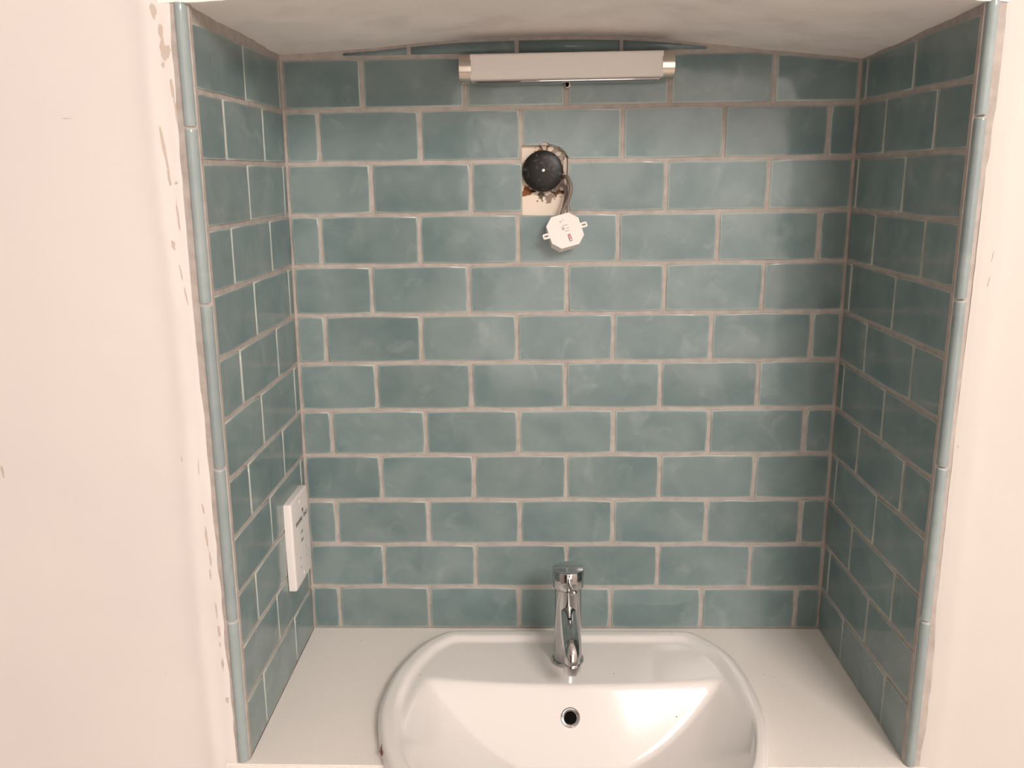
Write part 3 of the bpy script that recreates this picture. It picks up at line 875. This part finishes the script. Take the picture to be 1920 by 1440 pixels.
cv = bm.verts.new((BC.x, BC.y, basin_z(BC.x, BC.y)))
for a, b in zip(rings, rings[1:]):
    for i in range(NP): bm.faces.new((a[i], b[i], b[(i + 1) % NP], a[(i + 1) % NP]))
for i in range(NP): bm.faces.new((rings[-1][i], cv, rings[-1][(i + 1) % NP]))
# underside
us_ = [1.0, 0.93, 0.88, 0.8, 0.7, 0.6, 0.5, 0.4, 0.3, 0.2, 0.1]
prev = rings[0]
for s in us_[1:]:
    ring = []
    for p in dense:
        q = BC.lerp(Vector((p.x, p.y, 0)), s)
        ring.append(bm.verts.new((q.x, q.y, 0.0004 if s > 0.9 else min(-0.010, basin_z(q.x, q.y) - 0.014))))
    for i in range(NP): bm.faces.new((prev[i], prev[(i + 1) % NP], ring[(i + 1) % NP], ring[i]))
    prev = ring
uc = bm.verts.new((BC.x, BC.y, basin_z(BC.x, BC.y) - 0.014))
for i in range(NP): bm.faces.new((prev[i], prev[(i + 1) % NP], uc))
basin = obj('wash_basin', bm, M['ceramic'], None, angle=75)
tag(basin, 'white ceramic semi-recessed wash basin set into the pale worktop', 'wash basin')
# overflow
oy = -0.2235; ozz = basin_z(0.0265, oy); nrm = Vector((0, -1.55, 1)).normalized()
bm = bmesh.new()
lathe(bm, [(0.0093, -0.0025), (0.0093, 0.0012), (0.0105, 0.0022), (0.0128, 0.0024), (0.0142, 0.0014), (0.0148, -0.0006)], 40, axis((0.0265, oy, ozz + 0.0006), nrm))
of = obj('overflow_ring', bm, M['chrome'], basin)
tag(of, 'chrome ring of the overflow')
bm = bmesh.new(); lathe(bm, [(0, 0.0008), (0.0094, 0.0008), (0.0094, -0.001), (0, -0.001)], 32, axis((0.0265, oy, ozz + 0.0006), nrm))  # black disc stands in for the shade inside; no hole is cut
obj('overflow_dark_disc', bm, M['dark'], of)
# waste at the bottom of the bowl
bz = basin_z(0.03, -0.30)
bm = bmesh.new(); lathe(bm, [(0, 0.003), (0.018, 0.003), (0.021, 0.0015), (0.0315, 0.0015), (0.033, 0.0), (0.033, -0.002), (0, -0.002)], 40, Matrix.Translation((0.03, -0.305, bz + 0.0005)))
obj('waste_fitting', bm, M['chrome'], basin)
# brown chip on the left rim and dark specks
bm = bmesh.new()
for (x, y, a, b) in ((-0.2330, -0.3570, 0.0034, 0.0060), (-0.2345, -0.3470, 0.0014, 0.0100)):
    pts = [(x + a / 2 * math.cos(t) * (1 + 0.3 * math.sin(3 * t)), y + b / 2 * math.sin(t)) for t in [2 * math.pi * i / 10 for i in range(10)]]
    v = [bm.verts.new((px, py, basin_z(px, py) + 0.0009)) for px, py in pts]; bm.faces.new(v)
    v2 = [bm.verts.new((px, py, basin_z(px, py) + 0.0001)) for px, py in pts]; bm.faces.new(v2[::-1])
    for i in range(10): bm.faces.new((v[i], v2[i], v2[(i + 1) % 10], v[(i + 1) % 10]))
tag(obj('glaze_chip', bm, M['rust'], basin, smooth=False), 'small red-brown chip on the left rim')
for (x, y) in ((0.1855, -0.2170), (0.2020, -0.0580), (-0.2040, -0.1710), (0.0960, -0.1660)):
    bm = bmesh.new(); lathe(bm, [(0, 0.0008), (0.0012 if x == 0.1855 else 0.0008, 0.0006), (0.0012, 0.0)], 8, Matrix.Translation((x, y, basin_z(x, y))))
    obj('speck', bm, M['ink'], basin)

# ------------------------------------------------------------------ worktop with the notch for the basin
YF = -0.3640
ins = []
for p in dense:
    q = BC.lerp(Vector((p.x, p.y, 0)), 0.945)
    ins.append((q.x, q.y))
back = [p for p in ins if p[1] > YF]
# order the notch from the left front round the back to the right front
left = sorted([p for p in back if p[0] < BC.x and p[1] < -0.06], key=lambda p: p[1])
mid = sorted([p for p in back if p[1] >= -0.06], key=lambda p: p[0])
right = sorted([p for p in back if p[0] >= BC.x and p[1] < -0.06], key=lambda p: -p[1])
notch = left + mid + right
poly = [(XL - 0.030, -0.3548), (XL - 0.030, YF), (left[0][0], YF)] + notch + [(right[-1][0], YF), (XR + 0.030, YF), (XR + 0.030, -0.3548), (XR + 0.0012, -0.3548), (XR + 0.0012, -0.0008 + 0.0002), (XL + 0.0003, -0.0006), (XL + 0.0003, -0.3548)]
bm = bmesh.new()
prism(bm, poly[::-1][::-1], -0.030, 0.0, 0.0)
es = [e for e in bm.edges if abs(e.verts[0].co.y - YF) < 1e-5 and abs(e.verts[1].co.y - YF) < 1e-5 and abs(e.verts[0].co.z) < 1e-5 and abs(e.verts[1].co.z) < 1e-5]
bmesh.ops.bevel(bm, geom=es, offset=0.0015, segments=2, affect='EDGES')
tag(obj('worktop', bm, M['quartz'], smooth=False), 'pale speckled quartz worktop filling the tiled niche around the basin', 'worktop')
# vanity carcass that carries the worktop
van = empty('vanity_cabinet', (0.025, -0.18, -0.90), 'white vanity cabinet under the worktop', 'cabinet')
for nm, a in (('side_panel', (-0.440, -0.420, -0.17, 0.17, 0, 0.869)), ('side_panel', (0.420, 0.438, -0.17, 0.17, 0, 0.869)), ('base_panel', (-0.42, 0.42, -0.17, 0.17, 0.06, 0.08)),):
    bm = bmesh.new(); box(bm, *a, 0.001); obj(nm, bm, M['plastic'], van)
for s in (-1, 1):
    bm = bmesh.new(); box(bm, min(s * 0.002, s * 0.418), max(s * 0.002, s * 0.418), -0.188, -0.170, 0.08, 0.72, 0.002)
    d = obj('door', bm, M['plastic'], van)
    bm = bmesh.new(); lathe(bm, [(0, 0), (0.006, 0), (0.006, 0.012), (0.012, 0.016), (0.012, 0.022), (0, 0.024)], 20, axis((s * 0.04, -0.188, 0.60), (0, -1, 0)))
    obj('knob', bm, M['chrome'], d)

# ------------------------------------------------------------------ mixer tap
TX, TY = 0.0262, -0.1280
TZ = basin_z(TX, TY)
tap = empty('mixer_tap', (TX, TY, TZ), 'chrome single-lever mixer tap standing on the back of the basin', 'tap')
bm = bmesh.new(); lathe(bm, [(0, 0.0004), (0.0250, 0.0004), (0.0256, 0.002), (0.0252, 0.0052), (0.0240, 0.0065), (0.0218, 0.0067), (0, 0.0067)], 64)
obj('base_ring', bm, M['chrome'], tap)
TT = 0.1745 - TZ; TB = 0.1440 - TZ
bm = bmesh.new()
lathe(bm, [(0, 0.0066), (0.0224, 0.0066), (0.0219, 0.020), (0.0213, 0.045), (0.0209, 0.080), (0.0209, TB - 0.002), (0.0200, TB - 0.001), (0, TB - 0.001)], 64)
obj('body', bm, M['chrome'], tap)
bm = bmesh.new(); lathe(bm, [(0, TB - 0.0012), (0.0196, TB - 0.0012), (0.0196, TB + 0.002), (0, TB + 0.002)], 48)
obj('shadow_gap', bm, M['dark'], tap)
bm = bmesh.new()
lathe(bm, [(0, TB + 0.0008), (0.0236, TB + 0.0008), (0.0243, TB + 0.0018), (0.0245, TB + 0.010), (0.0245, TT - 0.0012), (0.0241, TT - 0.0004), (0.0232, TT), (0, TT)], 64)
obj('handle_cap', bm, M['chrome'], tap)
bm = bmesh.new()
tube(bm, crom([(0.0006, -0.021, TB + 0.0135), (0.0020, -0.040, TB + 0.0175), (0.0048, -0.070, TB + 0.0240)], 5), 0.0031, 20)
lv = obj('lever', bm, M['chrome'], tap)
bm = bmesh.new(); bmesh.ops.create_uvsphere(bm, u_segments=24, v_segments=16, radius=0.0054, matrix=Matrix.Translation((0.0050, -0.0720, TB + 0.0244)))
obj('lever_ball', bm, M['chrome'], lv)
# spout: straight pipe that turns down at its end
path = crom([(0.0, -0.012, 0.0925), (0.0002, -0.030, 0.0915), (0.0008, -0.055, 0.0890), (0.0014, -0.078, 0.0850), (0.0018, -0.093, 0.0805), (0.0020, -0.1015, 0.0730), (0.0021, -0.1045, 0.0640), (0.0021, -0.1048, 0.0590)], 8)
bm = bmesh.new(); tube(bm, path, 0.0116, 40); obj('spout', bm, M['chrome'], tap)
bm = bmesh.new(); lathe(bm, [(0.0084, 0.0), (0.0117, 0.0), (0.0124, 0.001), (0.0124, 0.0155), (0.0117, 0.0165), (0, 0.0165)], 40, Matrix.Translation((0.0021, -0.1048, 0.0440)))
ae = obj('aerator', bm, M['chrome'], tap)
bm = bmesh.new(); lathe(bm, [(0, 0.0012), (0.0082, 0.0012), (0.0082, 0.004), (0, 0.004)], 32, Matrix.Translation((0.0021, -0.1048, 0.0440)))
obj('mesh_insert', bm, M['dark'], ae)
